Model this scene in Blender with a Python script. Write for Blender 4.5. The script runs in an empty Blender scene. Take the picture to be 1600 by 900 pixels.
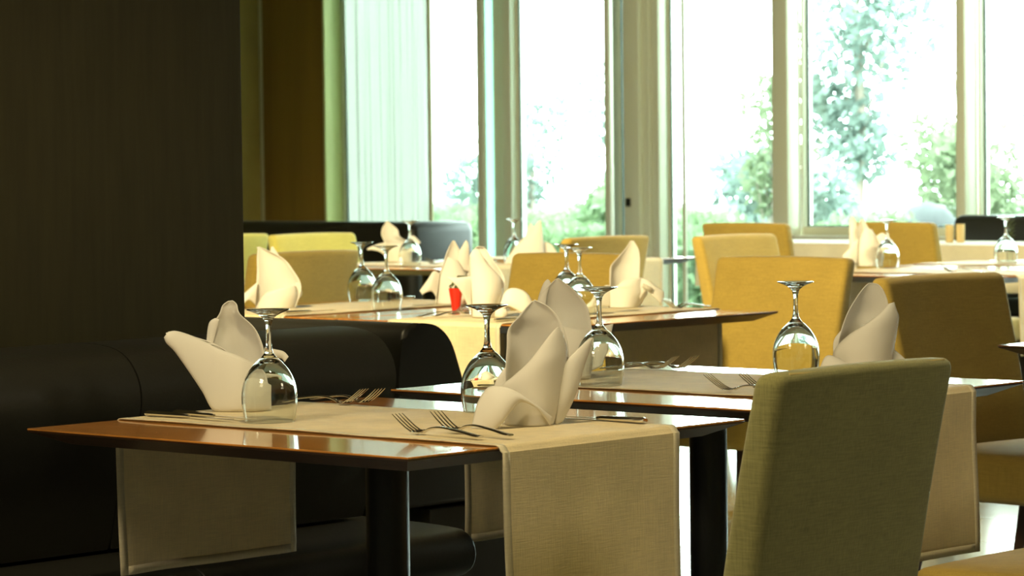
import bpy, bmesh, math, random
from mathutils import Vector, Matrix
random.seed(7)
S = bpy.context.scene
C = S.collection
R = math.radians

# ------------------------------------------------------------------ camera
YAW, PITCH, ROLL, EYE = R(42), math.atan(196 / 4800), 0.012, 1.19
cam_d = bpy.data.cameras.new('camera'); cam = bpy.data.objects.new('camera', cam_d); C.objects.link(cam)
fw0 = Vector((-math.sin(YAW), math.cos(YAW), 0)); rt0 = Vector((math.cos(YAW), math.sin(YAW), 0)); up0 = Vector((0, 0, 1))
fwd = fw0 * math.cos(PITCH) - up0 * math.sin(PITCH)
up1 = fw0 * math.sin(PITCH) + up0 * math.cos(PITCH)
rgt = rt0 * math.cos(ROLL) - up1 * math.sin(ROLL)
upv = up1 * math.cos(ROLL) + rt0 * math.sin(ROLL)
M4 = Matrix((rgt, upv, -fwd)).transposed().to_4x4(); M4.translation = Vector((0, 0, EYE))
cam.matrix_world = M4
cam_d.sensor_width = 36; cam_d.lens = 108
cam_d.clip_end = 300
cam_d.dof.use_dof = True; cam_d.dof.focus_distance = 5.4; cam_d.dof.aperture_fstop = 13
S.camera = cam
# ------------------------------------------------------------------ view
S.view_settings.view_transform = 'Standard'; S.view_settings.look = 'None'
S.view_settings.gamma = 1; S.view_settings.use_curve_mapping = False
S.view_settings.exposure = 0.0
S.cycles.use_denoising = True
S.cycles.max_bounces = 14; S.cycles.transmission_bounces = 12; S.cycles.transparent_max_bounces = 16
S.cycles.diffuse_bounces = 4; S.cycles.sample_clamp_indirect = 6
# ------------------------------------------------------------------ sky: bright hazy white
W = bpy.data.worlds.new('sky'); S.world = W; W.use_nodes = True
bg = W.node_tree.nodes['Background']
bg.inputs[0].default_value = (0.95, 1.0, 0.985, 1); bg.inputs[1].default_value = 20.0

def lamp(name, kind, loc, target, power, color, size=0.5, spot=None, sizey=None):
    d = bpy.data.lights.new(name, kind); d.energy = power; d.color = color
    o = bpy.data.objects.new(name, d); C.objects.link(o); o.location = loc
    o.rotation_euler = (Vector(target) - Vector(loc)).to_track_quat('-Z', 'Y').to_euler()
    if kind == 'AREA':
        d.size = size
        if sizey: d.shape = 'RECTANGLE'; d.size_y = sizey
    else: d.shadow_soft_size = size
    if spot: d.spot_size = R(spot[0]); d.spot_blend = spot[1]
    return o
WARM = (1.0, 0.83, 0.46)
lamp('warm_light', 'SPOT', (-5.4, 3.9, 2.9), (-6.1, 7.3, 0.8), 1050, WARM, 0.12, (62, .5))
lamp('warm_light', 'SPOT', (-8.4, 6.8, 2.9), (-9.2, 11.0, 0.8), 750, WARM, 0.12, (75, .5))
lamp('warm_light', 'SPOT', (-5.0, 8.4, 2.9), (-7.2, 12.0, 0.6), 420, WARM, 0.12, (75, .5))
lamp('warm_light', 'AREA', (0.6, 5.0, 2.9), (-3.4, 4.8, 0.6), 42, (1.0, 0.88, 0.62), 0.8)  # added unseen fill that brightens surfaces facing right
lamp('warm_light', 'AREA', (-3.5, 0.9, 2.9), (-3.7, 4.2, 0.8), 72, (1.0, 0.83, 0.54), 0.8)  # added unseen fill for the near napkins, placed to miss the chair back
lamp('warm_light', 'SPOT', (-2.9, 3.0, 2.95), (-3.7, 3.8, 0.75), 150, WARM, 0.1, (70, .6))

# ------------------------------------------------------------------ materials
def nm(name):
    m = bpy.data.materials.new(name); m.use_nodes = True
    nt = m.node_tree; p = nt.nodes['Principled BSDF']
    return m, nt, p
def P(name, col, rough=0.5, metal=0, coat=0, spec=0.5, noise=None, bump=None, sheen=0, trans=0, tcol=None):
    m, nt, p = nm(name); N = nt.nodes; L = nt.links
    p.inputs['Base Color'].default_value = (*col, 1); p.inputs['Roughness'].default_value = rough
    p.inputs['Metallic'].default_value = metal; p.inputs['Coat Weight'].default_value = coat
    p.inputs['Coat Roughness'].default_value = 0.06
    p.inputs['Specular IOR Level'].default_value = spec
    p.inputs['Sheen Weight'].default_value = sheen
    tc = N.new('ShaderNodeTexCoord')
    if noise:
        sc, amt, stretch = noise
        mp = N.new('ShaderNodeMapping'); mp.inputs['Scale'].default_value = stretch
        L.new(tc.outputs['Object'], mp.inputs[0])
        n = N.new('ShaderNodeTexNoise'); n.inputs['Scale'].default_value = sc; n.inputs['Detail'].default_value = 5
        L.new(mp.outputs[0], n.inputs['Vector'])
        r = N.new('ShaderNodeValToRGB'); r.color_ramp.elements[0].position = 0.3; r.color_ramp.elements[1].position = 0.7
        r.color_ramp.elements[0].color = (*[c * (1 - amt) for c in col], 1)
        r.color_ramp.elements[1].color = (*[min(1, c * (1 + amt)) for c in col], 1)
        L.new(n.outputs[0], r.inputs[0]); L.new(r.outputs[0], p.inputs['Base Color'])
    if bump:
        sc, st, stretch = bump
        mp = N.new('ShaderNodeMapping'); mp.inputs['Scale'].default_value = stretch
        L.new(tc.outputs['Object'], mp.inputs[0])
        n = N.new('ShaderNodeTexNoise'); n.inputs['Scale'].default_value = sc; n.inputs['Detail'].default_value = 3
        L.new(mp.outputs[0], n.inputs['Vector'])
        b = N.new('ShaderNodeBump'); b.inputs['Strength'].default_value = st; b.inputs['Distance'].default_value = 0.002
        L.new(n.outputs[0], b.inputs['Height']); L.new(b.outputs[0], p.inputs['Normal'])
    if trans:
        t = N.new('ShaderNodeBsdfTranslucent'); t.inputs[0].default_value = (*(tcol or col), 1)
        mx = N.new('ShaderNodeMixShader'); mx.inputs[0].default_value = trans
        L.new(p.outputs[0], mx.inputs[1]); L.new(t.outputs[0], mx.inputs[2])
        L.new(mx.outputs[0], N['Material Output'].inputs[0])
    return m
def weave(name, col, amt, sc, trans=0, rough=0.85, big=0.08, spec=.2):
    """woven cloth: two crossed fine wave patterns plus soft mottling"""
    m, nt, p = nm(name); N = nt.nodes; L = nt.links
    tc = N.new('ShaderNodeTexCoord')
    cols = []
    for dr in ('X', 'Y'):
        pass
    n1 = N.new('ShaderNodeTexNoise'); n1.inputs['Scale'].default_value = 1; n1.inputs['Detail'].default_value = 2
    mp1 = N.new('ShaderNodeMapping'); mp1.inputs['Scale'].default_value = (sc, sc, sc * 0.06); L.new(tc.outputs['Object'], mp1.inputs[0]); L.new(mp1.outputs[0], n1.inputs['Vector'])
    n2 = N.new('ShaderNodeTexNoise'); n2.inputs['Scale'].default_value = 1; n2.inputs['Detail'].default_value = 2
    mp2 = N.new('ShaderNodeMapping'); mp2.inputs['Scale'].default_value = (sc * .06, sc * .06, sc); L.new(tc.outputs['Object'], mp2.inputs[0]); L.new(mp2.outputs[0], n2.inputs['Vector'])
    n3 = N.new('ShaderNodeTexNoise'); n3.inputs['Scale'].default_value = 7; n3.inputs['Detail'].default_value = 2; L.new(tc.outputs['Object'], n3.inputs['Vector'])
    a = N.new('ShaderNodeMath'); a.operation = 'ADD'; L.new(n1.outputs[0], a.inputs[0]); L.new(n2.outputs[0], a.inputs[1])
    mr = N.new('ShaderNodeMapRange'); mr.inputs[1].default_value = 0.6; mr.inputs[2].default_value = 1.4; mr.inputs[3].default_value = 1 - amt; mr.inputs[4].default_value = 1 + amt
    L.new(a.outputs[0], mr.inputs[0])
    mr2 = N.new('ShaderNodeMapRange'); mr2.inputs[1].default_value = 0.3; mr2.inputs[2].default_value = 0.7; mr2.inputs[3].default_value = 1 - big; mr2.inputs[4].default_value = 1 + big
    L.new(n3.outputs[0], mr2.inputs[0])
    mu = N.new('ShaderNodeMath'); mu.operation = 'MULTIPLY'; L.new(mr.outputs[0], mu.inputs[0]); L.new(mr2.outputs[0], mu.inputs[1])
    vm = N.new('ShaderNodeVectorMath'); vm.operation = 'SCALE'; vm.inputs[0].default_value = col; L.new(mu.outputs[0], vm.inputs['Scale'])
    L.new(vm.outputs[0], p.inputs['Base Color'])
    p.inputs['Roughness'].default_value = rough; p.inputs['Specular IOR Level'].default_value = spec
    p.inputs['Sheen Weight'].default_value = 0.25
    b = N.new('ShaderNodeBump'); b.inputs['Strength'].default_value = 0.35; b.inputs['Distance'].default_value = 0.001
    L.new(a.outputs[0], b.inputs['Height']); L.new(b.outputs[0], p.inputs['Normal'])
    if trans:
        t = N.new('ShaderNodeBsdfTranslucent'); L.new(vm.outputs[0], t.inputs[0])
        mx = N.new('ShaderNodeMixShader'); mx.inputs[0].default_value = trans
        L.new(p.outputs[0], mx.inputs[1]); L.new(t.outputs[0], mx.inputs[2]); L.new(mx.outputs[0], N['Material Output'].inputs[0])
    return m
M = {}
M['napkin'] = P('white_linen', (0.86, 0.83, 0.76), 0.8, spec=0.15, bump=(26, .55, (1, 1, .35)), trans=0.28, tcol=(0.86, 0.84, 0.78))
M['runner'] = weave('cream_linen', (0.82, 0.69, 0.42), 0.12, 520, trans=0.22, rough=.62, spec=.45)
M['hem'] = weave('cream_linen_hem', (0.62, 0.55, 0.38), 0.10, 520, trans=0.05)
M['white_cloth'] = weave('white_table_linen', (0.84, 0.79, 0.66), 0.05, 400, trans=0.15)
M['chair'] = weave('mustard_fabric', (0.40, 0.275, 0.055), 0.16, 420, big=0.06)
M['chair_dim'] = weave('mustard_fabric_dim', (0.25, 0.235, 0.085), 0.24, 420, big=0.06)  # same mustard fabric, dim light and green daylight put into its colour
M['chair_daylit'] = weave('mustard_fabric_daylit', (0.55, 0.50, 0.12), 0.12, 420, big=0.06)  # same mustard fabric, greenish window light put into its colour
M['piping'] = P('mustard_piping', (0.55, 0.42, 0.14), 0.6)
M['leg'] = P('dark_walnut', (0.045, 0.02, 0.010), 0.35, noise=(6, .4, (8, 8, 1)))
M['glide'] = P('black_rubber', (0.01, 0.01, 0.01), 0.6)
M['wood'] = P('table_veneer', (0.52, 0.21, 0.042), 0.13, coat=0.6, noise=(9, .35, (1.2, 14, 14)), spec=0.55)
M['wood_b'] = P('table_veneer_turned', (0.52, 0.21, 0.042), 0.13, coat=0.6, noise=(9, .35, (14, 1.2, 14)), spec=0.55)
M['wood_edge'] = P('dark_table_edge', (0.05, 0.022, 0.010), 0.3, noise=(9, .3, (2, 2, 20)))
M['black'] = P('black_steel', (0.008, 0.009, 0.009), 0.32, spec=0.5)
M['leather'] = P('black_leather', (0.015, 0.0145, 0.011), 0.36, spec=0.4, bump=(160, .12, (1, 1, 1)))
M['steel'] = P('polished_steel', (0.72, 0.70, 0.66), 0.14, metal=1)
M['cream'] = P('cream_ceramic', (0.74, 0.57, 0.28), 0.45, noise=(30, .05, (1, 1, 1)))
M['red'] = P('red_glazed_ceramic', (0.75, 0.025, 0.012), 0.3, coat=.3)
M['leafdark'] = P('dark_plant_green', (0.06, 0.09, 0.02), 0.5)
M['care'] = P('grey_printed_label', (0.45, 0.42, 0.34), 0.7, noise=(300, .3, (1, 1, 4)))
def glass_mat():
    m, nt, p = nm('clear_glass'); N = nt.nodes; L = nt.links
    g = N.new('ShaderNodeBsdfGlass'); g.inputs['IOR'].default_value = 1.5; g.inputs['Roughness'].default_value = 0.0
    g.inputs[0].default_value = (0.985, 1, 0.99, 1)
    L.new(g.outputs[0], N['Material Output'].inputs[0]); return m
M['glass'] = glass_mat()
def pane_mat():
    m, nt, p = nm('window_glass'); N = nt.nodes; L = nt.links
    t = N.new('ShaderNodeBsdfTransparent'); t.inputs[0].default_value = (0.88, 0.985, 0.95, 1)
    g = N.new('ShaderNodeBsdfGlossy'); g.inputs['Roughness'].default_value = 0.02; g.inputs[0].default_value = (0.9, 1, 0.95, 1)
    f = N.new('ShaderNodeFresnel'); f.inputs[0].default_value = 1.45
    mx = N.new('ShaderNodeMixShader'); L.new(f.outputs[0], mx.inputs[0]); L.new(t.outputs[0], mx.inputs[1]); L.new(g.outputs[0], mx.inputs[2])
    L.new(mx.outputs[0], N['Material Output'].inputs[0]); return m
M['pane'] = pane_mat()
def sheer_mat():
    m, nt, p = nm('sheer_curtain_voile'); N = nt.nodes; L = nt.links
    t = N.new('ShaderNodeBsdfTranslucent'); t.inputs[0].default_value = (0.35, 0.36, 0.32, 1)
    d = N.new('ShaderNodeBsdfDiffuse'); d.inputs[0].default_value = (0.6, 0.63, 0.52, 1)
    tr = N.new('ShaderNodeBsdfTransparent'); tr.inputs[0].default_value = (0.9, 0.95, 0.9, 1)
    a = N.new('ShaderNodeMixShader'); a.inputs[0].default_value = 0.3; L.new(t.outputs[0], a.inputs[1]); L.new(d.outputs[0], a.inputs[2])
    b = N.new('ShaderNodeMixShader'); b.inputs[0].default_value = 0.07; L.new(a.outputs[0], b.inputs[1]); L.new(tr.outputs[0], b.inputs[2])
    L.new(b.outputs[0], N['Material Output'].inputs[0]); return m
M['sheer'] = sheer_mat()
M['frame'] = P('champagne_aluminium', (0.74, 0.76, 0.64), 0.40, metal=0.15, spec=0.6)
M['mint'] = P('mint_daylit_strip', (0.10, 0.14, 0.12), 0.6, trans=.75, tcol=(0.40, 0.62, 0.53))
M['gasket'] = P('dark_gasket', (0.03, 0.07, 0.06), 0.5)
M['paper'] = P('dark_wallpaper', (0.034, 0.030, 0.013), 0.8, noise=(60, .12, (1, 1, .08)), bump=(120, .1, (1, 1, .1)), spec=.15)
M['ochre'] = P('ochre_wall', (0.33, 0.23, 0.045), 0.7, noise=(3, .12, (1, 1, 1)))
M['brown'] = P('brown_wall_panel', (0.24, 0.135, 0.020), 0.6, noise=(2, .12, (6, 6, .3)))
M['trim'] = P('pale_trim', (0.5, 0.45, 0.25), 0.5)
M['ceil'] = P('ceiling_paint', (0.45, 0.40, 0.30), 0.9)
M['sill'] = P('low_wall_paint', (0.6, 0.6, 0.5), 0.6)
def floor_mat():
    m, nt, p = nm('polished_floor_tile'); N = nt.nodes; L = nt.links
    tc = N.new('ShaderNodeTexCoord'); b = N.new('ShaderNodeTexBrick'); L.new(tc.outputs['Object'], b.inputs['Vector'])
    b.offset = 0; b.inputs['Scale'].default_value = 1; b.inputs['Brick Width'].default_value = .8; b.inputs['Row Height'].default_value = .8
    b.inputs['Mortar Size'].default_value = .004
    b.inputs['Color1'].default_value = (.36, .39, .38, 1); b.inputs['Color2'].default_value = (.33, .36, .35, 1); b.inputs['Mortar'].default_value = (.08, .08, .08, 1)
    L.new(b.outputs[0], p.inputs['Base Color']); p.inputs['Roughness'].default_value = .12; p.inputs['Specular IOR Level'].default_value = .6
    return m
M['floor'] = floor_mat()
M['leaf'] = P('hedge_leaf', (0.15, 0.22, 0.12), 0.7, trans=.35, tcol=(0.18, 0.25, 0.13))
M['leaf_y'] = P('yellow_green_leaf', (0.15, 0.19, 0.11), 0.7, trans=.35)
M['leaf_b'] = P('blue_green_leaf', (0.17, 0.225, 0.20), 0.7, trans=.35)
M['bark'] = P('tree_bark', (0.26, 0.22, 0.18), 0.9, noise=(12, .3, (1, 1, .3)))
M['grass'] = P('pale_grass', (0.042, 0.058, 0.036), 0.9, noise=(4, .2, (1, 1, 1)))
M['path'] = P('pale_paving', (0.6, 0.6, 0.55), 0.8, noise=(3, .1, (1, 1, 1)))
M['rock'] = P('grey_garden_rock', (0.045, 0.048, 0.05), 0.9, noise=(5, .35, (1, 1, 1)), bump=(9, .6, (1, 1, 1)))

# ------------------------------------------------------------------ helpers
def tag(o, label, cat, group=None, kind=None):
    o['label'] = label; o['category'] = cat
    if group: o['group'] = group
    if kind: o['kind'] = kind
    return o
def link(name, bm, mat, parent=None, smooth=True, loc=(0, 0, 0), rz=0):
    me = bpy.data.meshes.new(name); bmesh.ops.recalc_face_normals(bm, faces=bm.faces[:]); bm.to_mesh(me); bm.free()
    if smooth:
        for f in me.polygons: f.use_smooth = True
        try: me.set_sharp_from_angle(angle=R(38))
        except Exception: pass
    me.materials.append(mat if not isinstance(mat, str) else M[mat])
    o = bpy.data.objects.new(name, me); C.objects.link(o); o.location = loc; o.rotation_euler = (0, 0, rz)
    if parent: o.parent = parent
    return o
def thing(name, label, cat, loc=(0, 0, 0), rz=0, group=None):
    o = bpy.data.objects.new(name, None); C.objects.link(o); o.location = loc; o.rotation_euler = (0, 0, rz)
    o.empty_display_size = .05
    return tag(o, label, cat, group)
def dup(root, loc, rz, label=None, group=None, scale=None, mats=None):
    r = root.copy(); C.objects.link(r); r.location = loc; r.rotation_euler = (0, 0, rz)
    if label: r['label'] = label
    if group: r['group'] = group
    if scale: r.scale = scale
    def rec(src, dst):
        for ch in [c for c in src.children]:
            if ch.name in made: continue
            c = ch.copy(); C.objects.link(c); c.parent = dst; made.add(c.name)
            if mats and c.material_slots and c.material_slots[0].material == mats[0]:
                c.material_slots[0].link = 'OBJECT'; c.material_slots[0].material = mats[1]
            rec(ch, c)
    made = set(); rec(root, r); return r
def box(bm, x0, x1, y0, y1, z0, z1, bev=0, seg=2):
    v = [bm.verts.new((x, y, z)) for z in (z0, z1) for y in (y0, y1) for x in (x0, x1)]
    F = [(0, 2, 3, 1), (4, 5, 7, 6), (0, 1, 5, 4), (2, 6, 7, 3), (0, 4, 6, 2), (1, 3, 7, 5)]
    fs = [bm.faces.new([v[i] for i in f]) for f in F]
    if bev:
        es = {e for f in fs for e in f.edges}
        bmesh.ops.bevel(bm, geom=list(es), offset=bev, segments=seg, affect='EDGES', profile=.5)
    return v
def boxo(name, x0, x1, y0, y1, z0, z1, mat, parent=None, bev=0, seg=2):
    bm = bmesh.new(); box(bm, x0, x1, y0, y1, z0, z1, bev, seg); return link(name, bm, mat, parent)
def struct(o): o['kind'] = 'structure'; return o
def tube(bm, pts, rad, n=8, cap=True, flat=1.0, up=Vector((0, 0, 1))):
    rings = []; pts = [Vector(p) for p in pts]
    for i, p in enumerate(pts):
        t = (pts[min(i + 1, len(pts) - 1)] - pts[max(i - 1, 0)]).normalized()
        a = t.cross(up)
        if a.length < 1e-4: a = t.cross(Vector((0, 1, 0)))
        a.normalize(); b = t.cross(a).normalized()
        r = rad[i] if isinstance(rad, (list, tuple)) else rad
        rx, ry = r if isinstance(r, tuple) else (r, r * flat)
        rings.append([bm.verts.new(p + a * math.cos(2 * math.pi * k / n) * rx + b * math.sin(2 * math.pi * k / n) * ry) for k in range(n)])
    for r0, r1 in zip(rings, rings[1:]):
        for k in range(n): bm.faces.new((r0[k], r0[(k + 1) % n], r1[(k + 1) % n], r1[k]))
    if cap: bm.faces.new(rings[0][::-1]); bm.faces.new(rings[-1])
def lathe(bm, prof, n=48, closed=False):
    rings = []
    for r, z in prof:
        if r < 1e-6: rings.append([bm.verts.new((0, 0, z))])
        else: rings.append([bm.verts.new((r * math.cos(2 * math.pi * k / n), r * math.sin(2 * math.pi * k / n), z)) for k in range(n)])
    pairs = list(zip(rings, rings[1:]))
    if closed: pairs.append((rings[-1], rings[0]))
    for a, b in pairs:
        for k in range(n):
            k2 = (k + 1) % n
            if len(a) == 1 and len(b) == 1: continue
            if len(a) == 1: bm.faces.new((a[0], b[k], b[k2]))
            elif len(b) == 1: bm.faces.new((a[k], a[k2], b[0]))
            else: bm.faces.new((a[k], a[k2], b[k2], b[k]))
def catmull(pts, n):
    out = []; m = len(pts)
    for i in range(m - 1):
        p0 = pts[max(i - 1, 0)]; p1 = pts[i]; p2 = pts[i + 1]; p3 = pts[min(i + 2, m - 1)]
        for k in range(n):
            t = k / n
            out.append(tuple(0.5 * ((2 * b) + (-a + c) * t + (2 * a - 5 * b + 4 * c - d) * t * t + (-a + 3 * b - 3 * c + d) * t ** 3) for a, b, c, d in zip(p0, p1, p2, p3)))
    out.append(tuple(pts[-1])); return out
def smooth_prof(pts, n=4): return catmull(pts, n)

# ------------------------------------------------------------------ room shell
struct(boxo('floor', -15.6, 4.2, -4.2, 14.95, -0.1, 0, 'floor'))
struct(boxo('ceiling', -15.6, 4.2, -4.2, 14.95, 3.05, 3.15, 'ceil'))
struct(boxo('wall_left', -15.75, -15.56, -4.2, 14.9, 0, 3.05, 'ochre'))
struct(boxo('wall_right', 4.1, 4.25, -4.2, 14.95, 0, 3.05, 'ochre'))
struct(boxo('wall_back', -15.6, 4.2, -4.3, -4.15, 0, 3.05, 'ochre'))
struct(boxo('wall_booth', -4.90, -4.66, -4.1, 4.35, 0, 3.05, 'paper', bev=.004))
# brown pier on the window side, at the left end, with a pale edge trim in the corner
struct(boxo('wall_pier', -15.55, -14.945, 14.70, 14.95, 0, 3.05, 'brown'))
struct(boxo('trim_1', -15.555, -15.535, 14.685, 14.71, 0, 3.05, 'trim'))
struct(boxo('trim_2', -14.945, -14.925, 14.70, 14.87, 0, 3.05, P('daylit_pier_side', (0.55, 0.58, 0.25), .6), bev=.003))  # side of the pier, window light put into its pale green colour
struct(boxo('wall_window_sill', -11.0, 4.2, 14.72, 14.95, 0, 0.70, 'sill', bev=.004))
struct(boxo('trim_3', -11.0, 4.2, 14.66, 14.95, 0.70, 0.735, 'sill', bev=.004))
struct(boxo('wall_window_head', -14.95, 4.2, 14.72, 14.95, 2.85, 3.05, 'frame'))
def post(name, x0, x1, y0, y1, z0=0.0, z1=2.85, mat='frame', parent=None, bev=.004):
    return boxo(name, x0, x1, y0, y1, z0, z1, mat, parent, bev=bev)
n_w = [0]
def window(x0, x1, z0, fr=.03, y=14.87, depth=.02, fr2=None):
    fr2 = fr2 or fr
    n_w[0] += 1
    bm = bmesh.new()
    box(bm, x0, x0 + fr, y - depth, y + .03, z0, 2.85, .003); box(bm, x1 - fr2, x1, y - depth, y + .03, z0, 2.85, .003)
    box(bm, x0 + fr, x1 - fr2, y - depth, y + .03, z0, z0 + .05, .003); box(bm, x0 + fr, x1 - fr2, y - depth, y + .03, 2.79, 2.85, .003)
    w = struct(link('window_%d' % n_w[0], bm, 'frame'))
    bm = bmesh.new(); box(bm, x0 + fr, x1 - fr2, y - .004, y + .004, z0 + .05, 2.79); link('pane', bm, 'pane', w, smooth=False)
    bm = bmesh.new()
    g = .008
    box(bm, x0 + fr, x0 + fr + g, y - .02, y - .004, z0 + .05, 2.79); box(bm, x1 - fr2 - g, x1 - fr2, y - .02, y - .004, z0 + .05, 2.79)
    box(bm, x0 + fr, x1 - fr2, y - .02, y - .004, z0 + .05, z0 + .058)
    link('gasket', bm, 'gasket', w, smooth=False)
    return w
# posts and panes, left to right
k = 4
def tpost(x0, x1, y0, y1, z0=0):
    global k
    k += 1; return struct(post('trim_%d' % k, x0, x1, y0, y1, z0))
window(-14.925, -13.63, 0.0, fr=.045, depth=.01, fr2=.006)
tpost(-13.527, -13.47, 14.70, 14.73)
struct(boxo('trim_31', -13.63, -13.525, 14.875, 14.885, 0, 2.85, 'mint'))     # frosted strip added to stand in for the daylit side of the post
tpost(-13.525, -13.43, 14.86, 14.93)
tpost(-13.43, -13.385, 14.84, 14.93)
tpost(-13.385, -13.31, 14.79, 14.93)
window(-13.31, -12.52, 0.0, fr=.02)
tpost(-12.444, -12.402, 14.70, 14.74)
tpost(-12.52, -12.44, 14.86, 14.92)
window(-12.44, -12.30, 0.0, fr=.01)
p3 = tpost(-12.287, -12.163, 14.70, 14.86)
tpost(-12.16, -12.105, 14.73, 14.88)
tpost(-12.10, -12.045, 14.75, 14.90)
bm = bmesh.new(); box(bm, -12.262, -12.232, 14.68, 14.70, .91, .96, .004); link('door_latch', bm, 'black', p3)
window(-12.045, -11.12, 0.0, fr=.012)
tpost(-11.93, -11.905, 14.83, 14.85)            # slim pale strip standing in for the reflection on the glass door edge
tpost(-11.132, -11.018, 14.70, 14.835)
window(-11.018, -9.82, 0.735, fr=.014, depth=.065, y=14.90)
tpost(-9.826, -9.765, 14.70, 14.835, .735)
window(-9.765, -8.60, 0.735, fr=.014, depth=.065, y=14.90)
x = -8.60
while x < -4.5:
    tpost(x, x + .06, 14.70, 14.83, .735); window(x + .06, min(x + 1.2, 4.1), 0.735, fr=.014, depth=.065, y=14.90); x += 1.2

struct(boxo('wall_daylight_block', x, 4.2, 14.70, 14.95, 0.735, 2.85, 'brown'))  # unseen solid stretch, added to cut daylight on right-facing surfaces
# sheer curtain hanging in vertical folds inside the left window
bm = bmesh.new(); xs = []
nx = 220; x0, x1 = -14.70, -13.94
cols = []
for i in range(nx + 1):
    u = i / nx; x = x0 + (x1 - x0) * u
    y = 14.68 + .010 * math.sin(u * 46) * (0.6 + .4 * math.sin(u * 13)) + .003 * math.sin(u * 131)
    cols.append([bm.verts.new((x + .004 * math.sin(z * 2 + i), y + .006 * math.sin(z * 1.3 + u * 20), z)) for z in [0.02 + 2.8 * j / 8 for j in range(9)]])
for a, b in zip(cols, cols[1:]):
    for j in range(8): bm.faces.new((a[j], b[j], b[j + 1], a[j + 1]))
cur = link('sheer_curtain', bm, 'sheer'); tag(cur, 'sheer pale curtain hanging in soft folds over the leftmost window', 'curtain')
bm = bmesh.new(); box(bm, -13.94, -13.915, 14.67, 14.695, .02, 2.82, .004); link('curtain_hem', bm, 'trim', cur)

# ------------------------------------------------------------------ tables
def table(name_label, a0, a1, b0, b1, wood='wood', group=None):
    cx, cy = (a0 + a1) / 2, (b0 + b1) / 2; hx, hy = (a1 - a0) / 2, (b1 - b0) / 2
    t = thing('dining_table', name_label, 'table', (cx, cy, 0), 0, group)
    bm = bmesh.new(); box(bm, -hx, hx, -hy, hy, .7465, .75, .0008, 1); link('tabletop', bm, wood, t)
    bm = bmesh.new(); ins = .052
    vt = [bm.verts.new((sx * hx, sy * hy, .7463)) for sx, sy in ((-1, -1), (1, -1), (1, 1), (-1, 1))]
    vm_ = [bm.verts.new((sx * (hx - .001), sy * (hy - .001), .744)) for sx, sy in ((-1, -1), (1, -1), (1, 1), (-1, 1))]
    vb = [bm.verts.new((sx * (hx - ins), sy * (hy - ins), .722)) for sx, sy in ((-1, -1), (1, -1), (1, 1), (-1, 1))]
    bm.faces.new(vt); bm.faces.new(vb[::-1])
    for i in range(4):
        j = (i + 1) % 4; bm.faces.new((vt[i], vt[j], vm_[j], vm_[i])); bm.faces.new((vm_[i], vm_[j], vb[j], vb[i]))
    e = link('bevelled_edge', bm, 'wood_edge', t, smooth=False)
    bm = bmesh.new(); box(bm, -.14, .14, -.14, .14, .714, .722, .002); link('mounting_plate', bm, 'black', t)
    bm = bmesh.new(); lathe(bm, [(0, .02), (.037, .02), (.037, .7135), (0, .7135)], 40); link('pedestal', bm, 'black', t)
    bm = bmesh.new(); lathe(bm, [(0, 0), (.21, 0), (.215, .006), (.21, .014), (.06, .022), (0, .022)], 48); link('base_plate', bm, 'black', t)
    return t
G1 = 'tables in the two-table pairs'
table('nearest brown veneer table, its left tip pointing at the black banquette', -4.085, -3.19, 3.305, 4.13)
table('brown veneer table directly behind the nearest one, closest to the olive chair', -4.19, -3.28, 4.295, 5.14)
table('veneer table right half of the middle pair, with the red bud vase', -6.235, -5.39, 6.18, 7.14, 'wood_b')
table('veneer table left half of the middle pair, just past the banquette end', -7.085, -6.255, 6.18, 7.14, 'wood_b')
table('veneer table at the right frame edge whose left tip pokes past a chair', -3.957, -3.05, 6.09, 6.92)
table('veneer table at far left in front of the long black window bench', -9.63, -8.735, 9.255, 10.085)
table('far veneer table beside the sliding door frame, behind its twin', -9.63, -8.735, 10.13, 10.96)
table('far right veneer table behind the two large mustard chairs', -7.1, -6.19, 9.45, 10.28)
table('far right veneer table behind its twin, cut off by the frame edge', -7.25, -6.34, 10.32, 11.15)
table('table at the left beyond the dark wall edge with a hanging cream runner', -9.3, -8.395, 7.255, 8.085)

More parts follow.
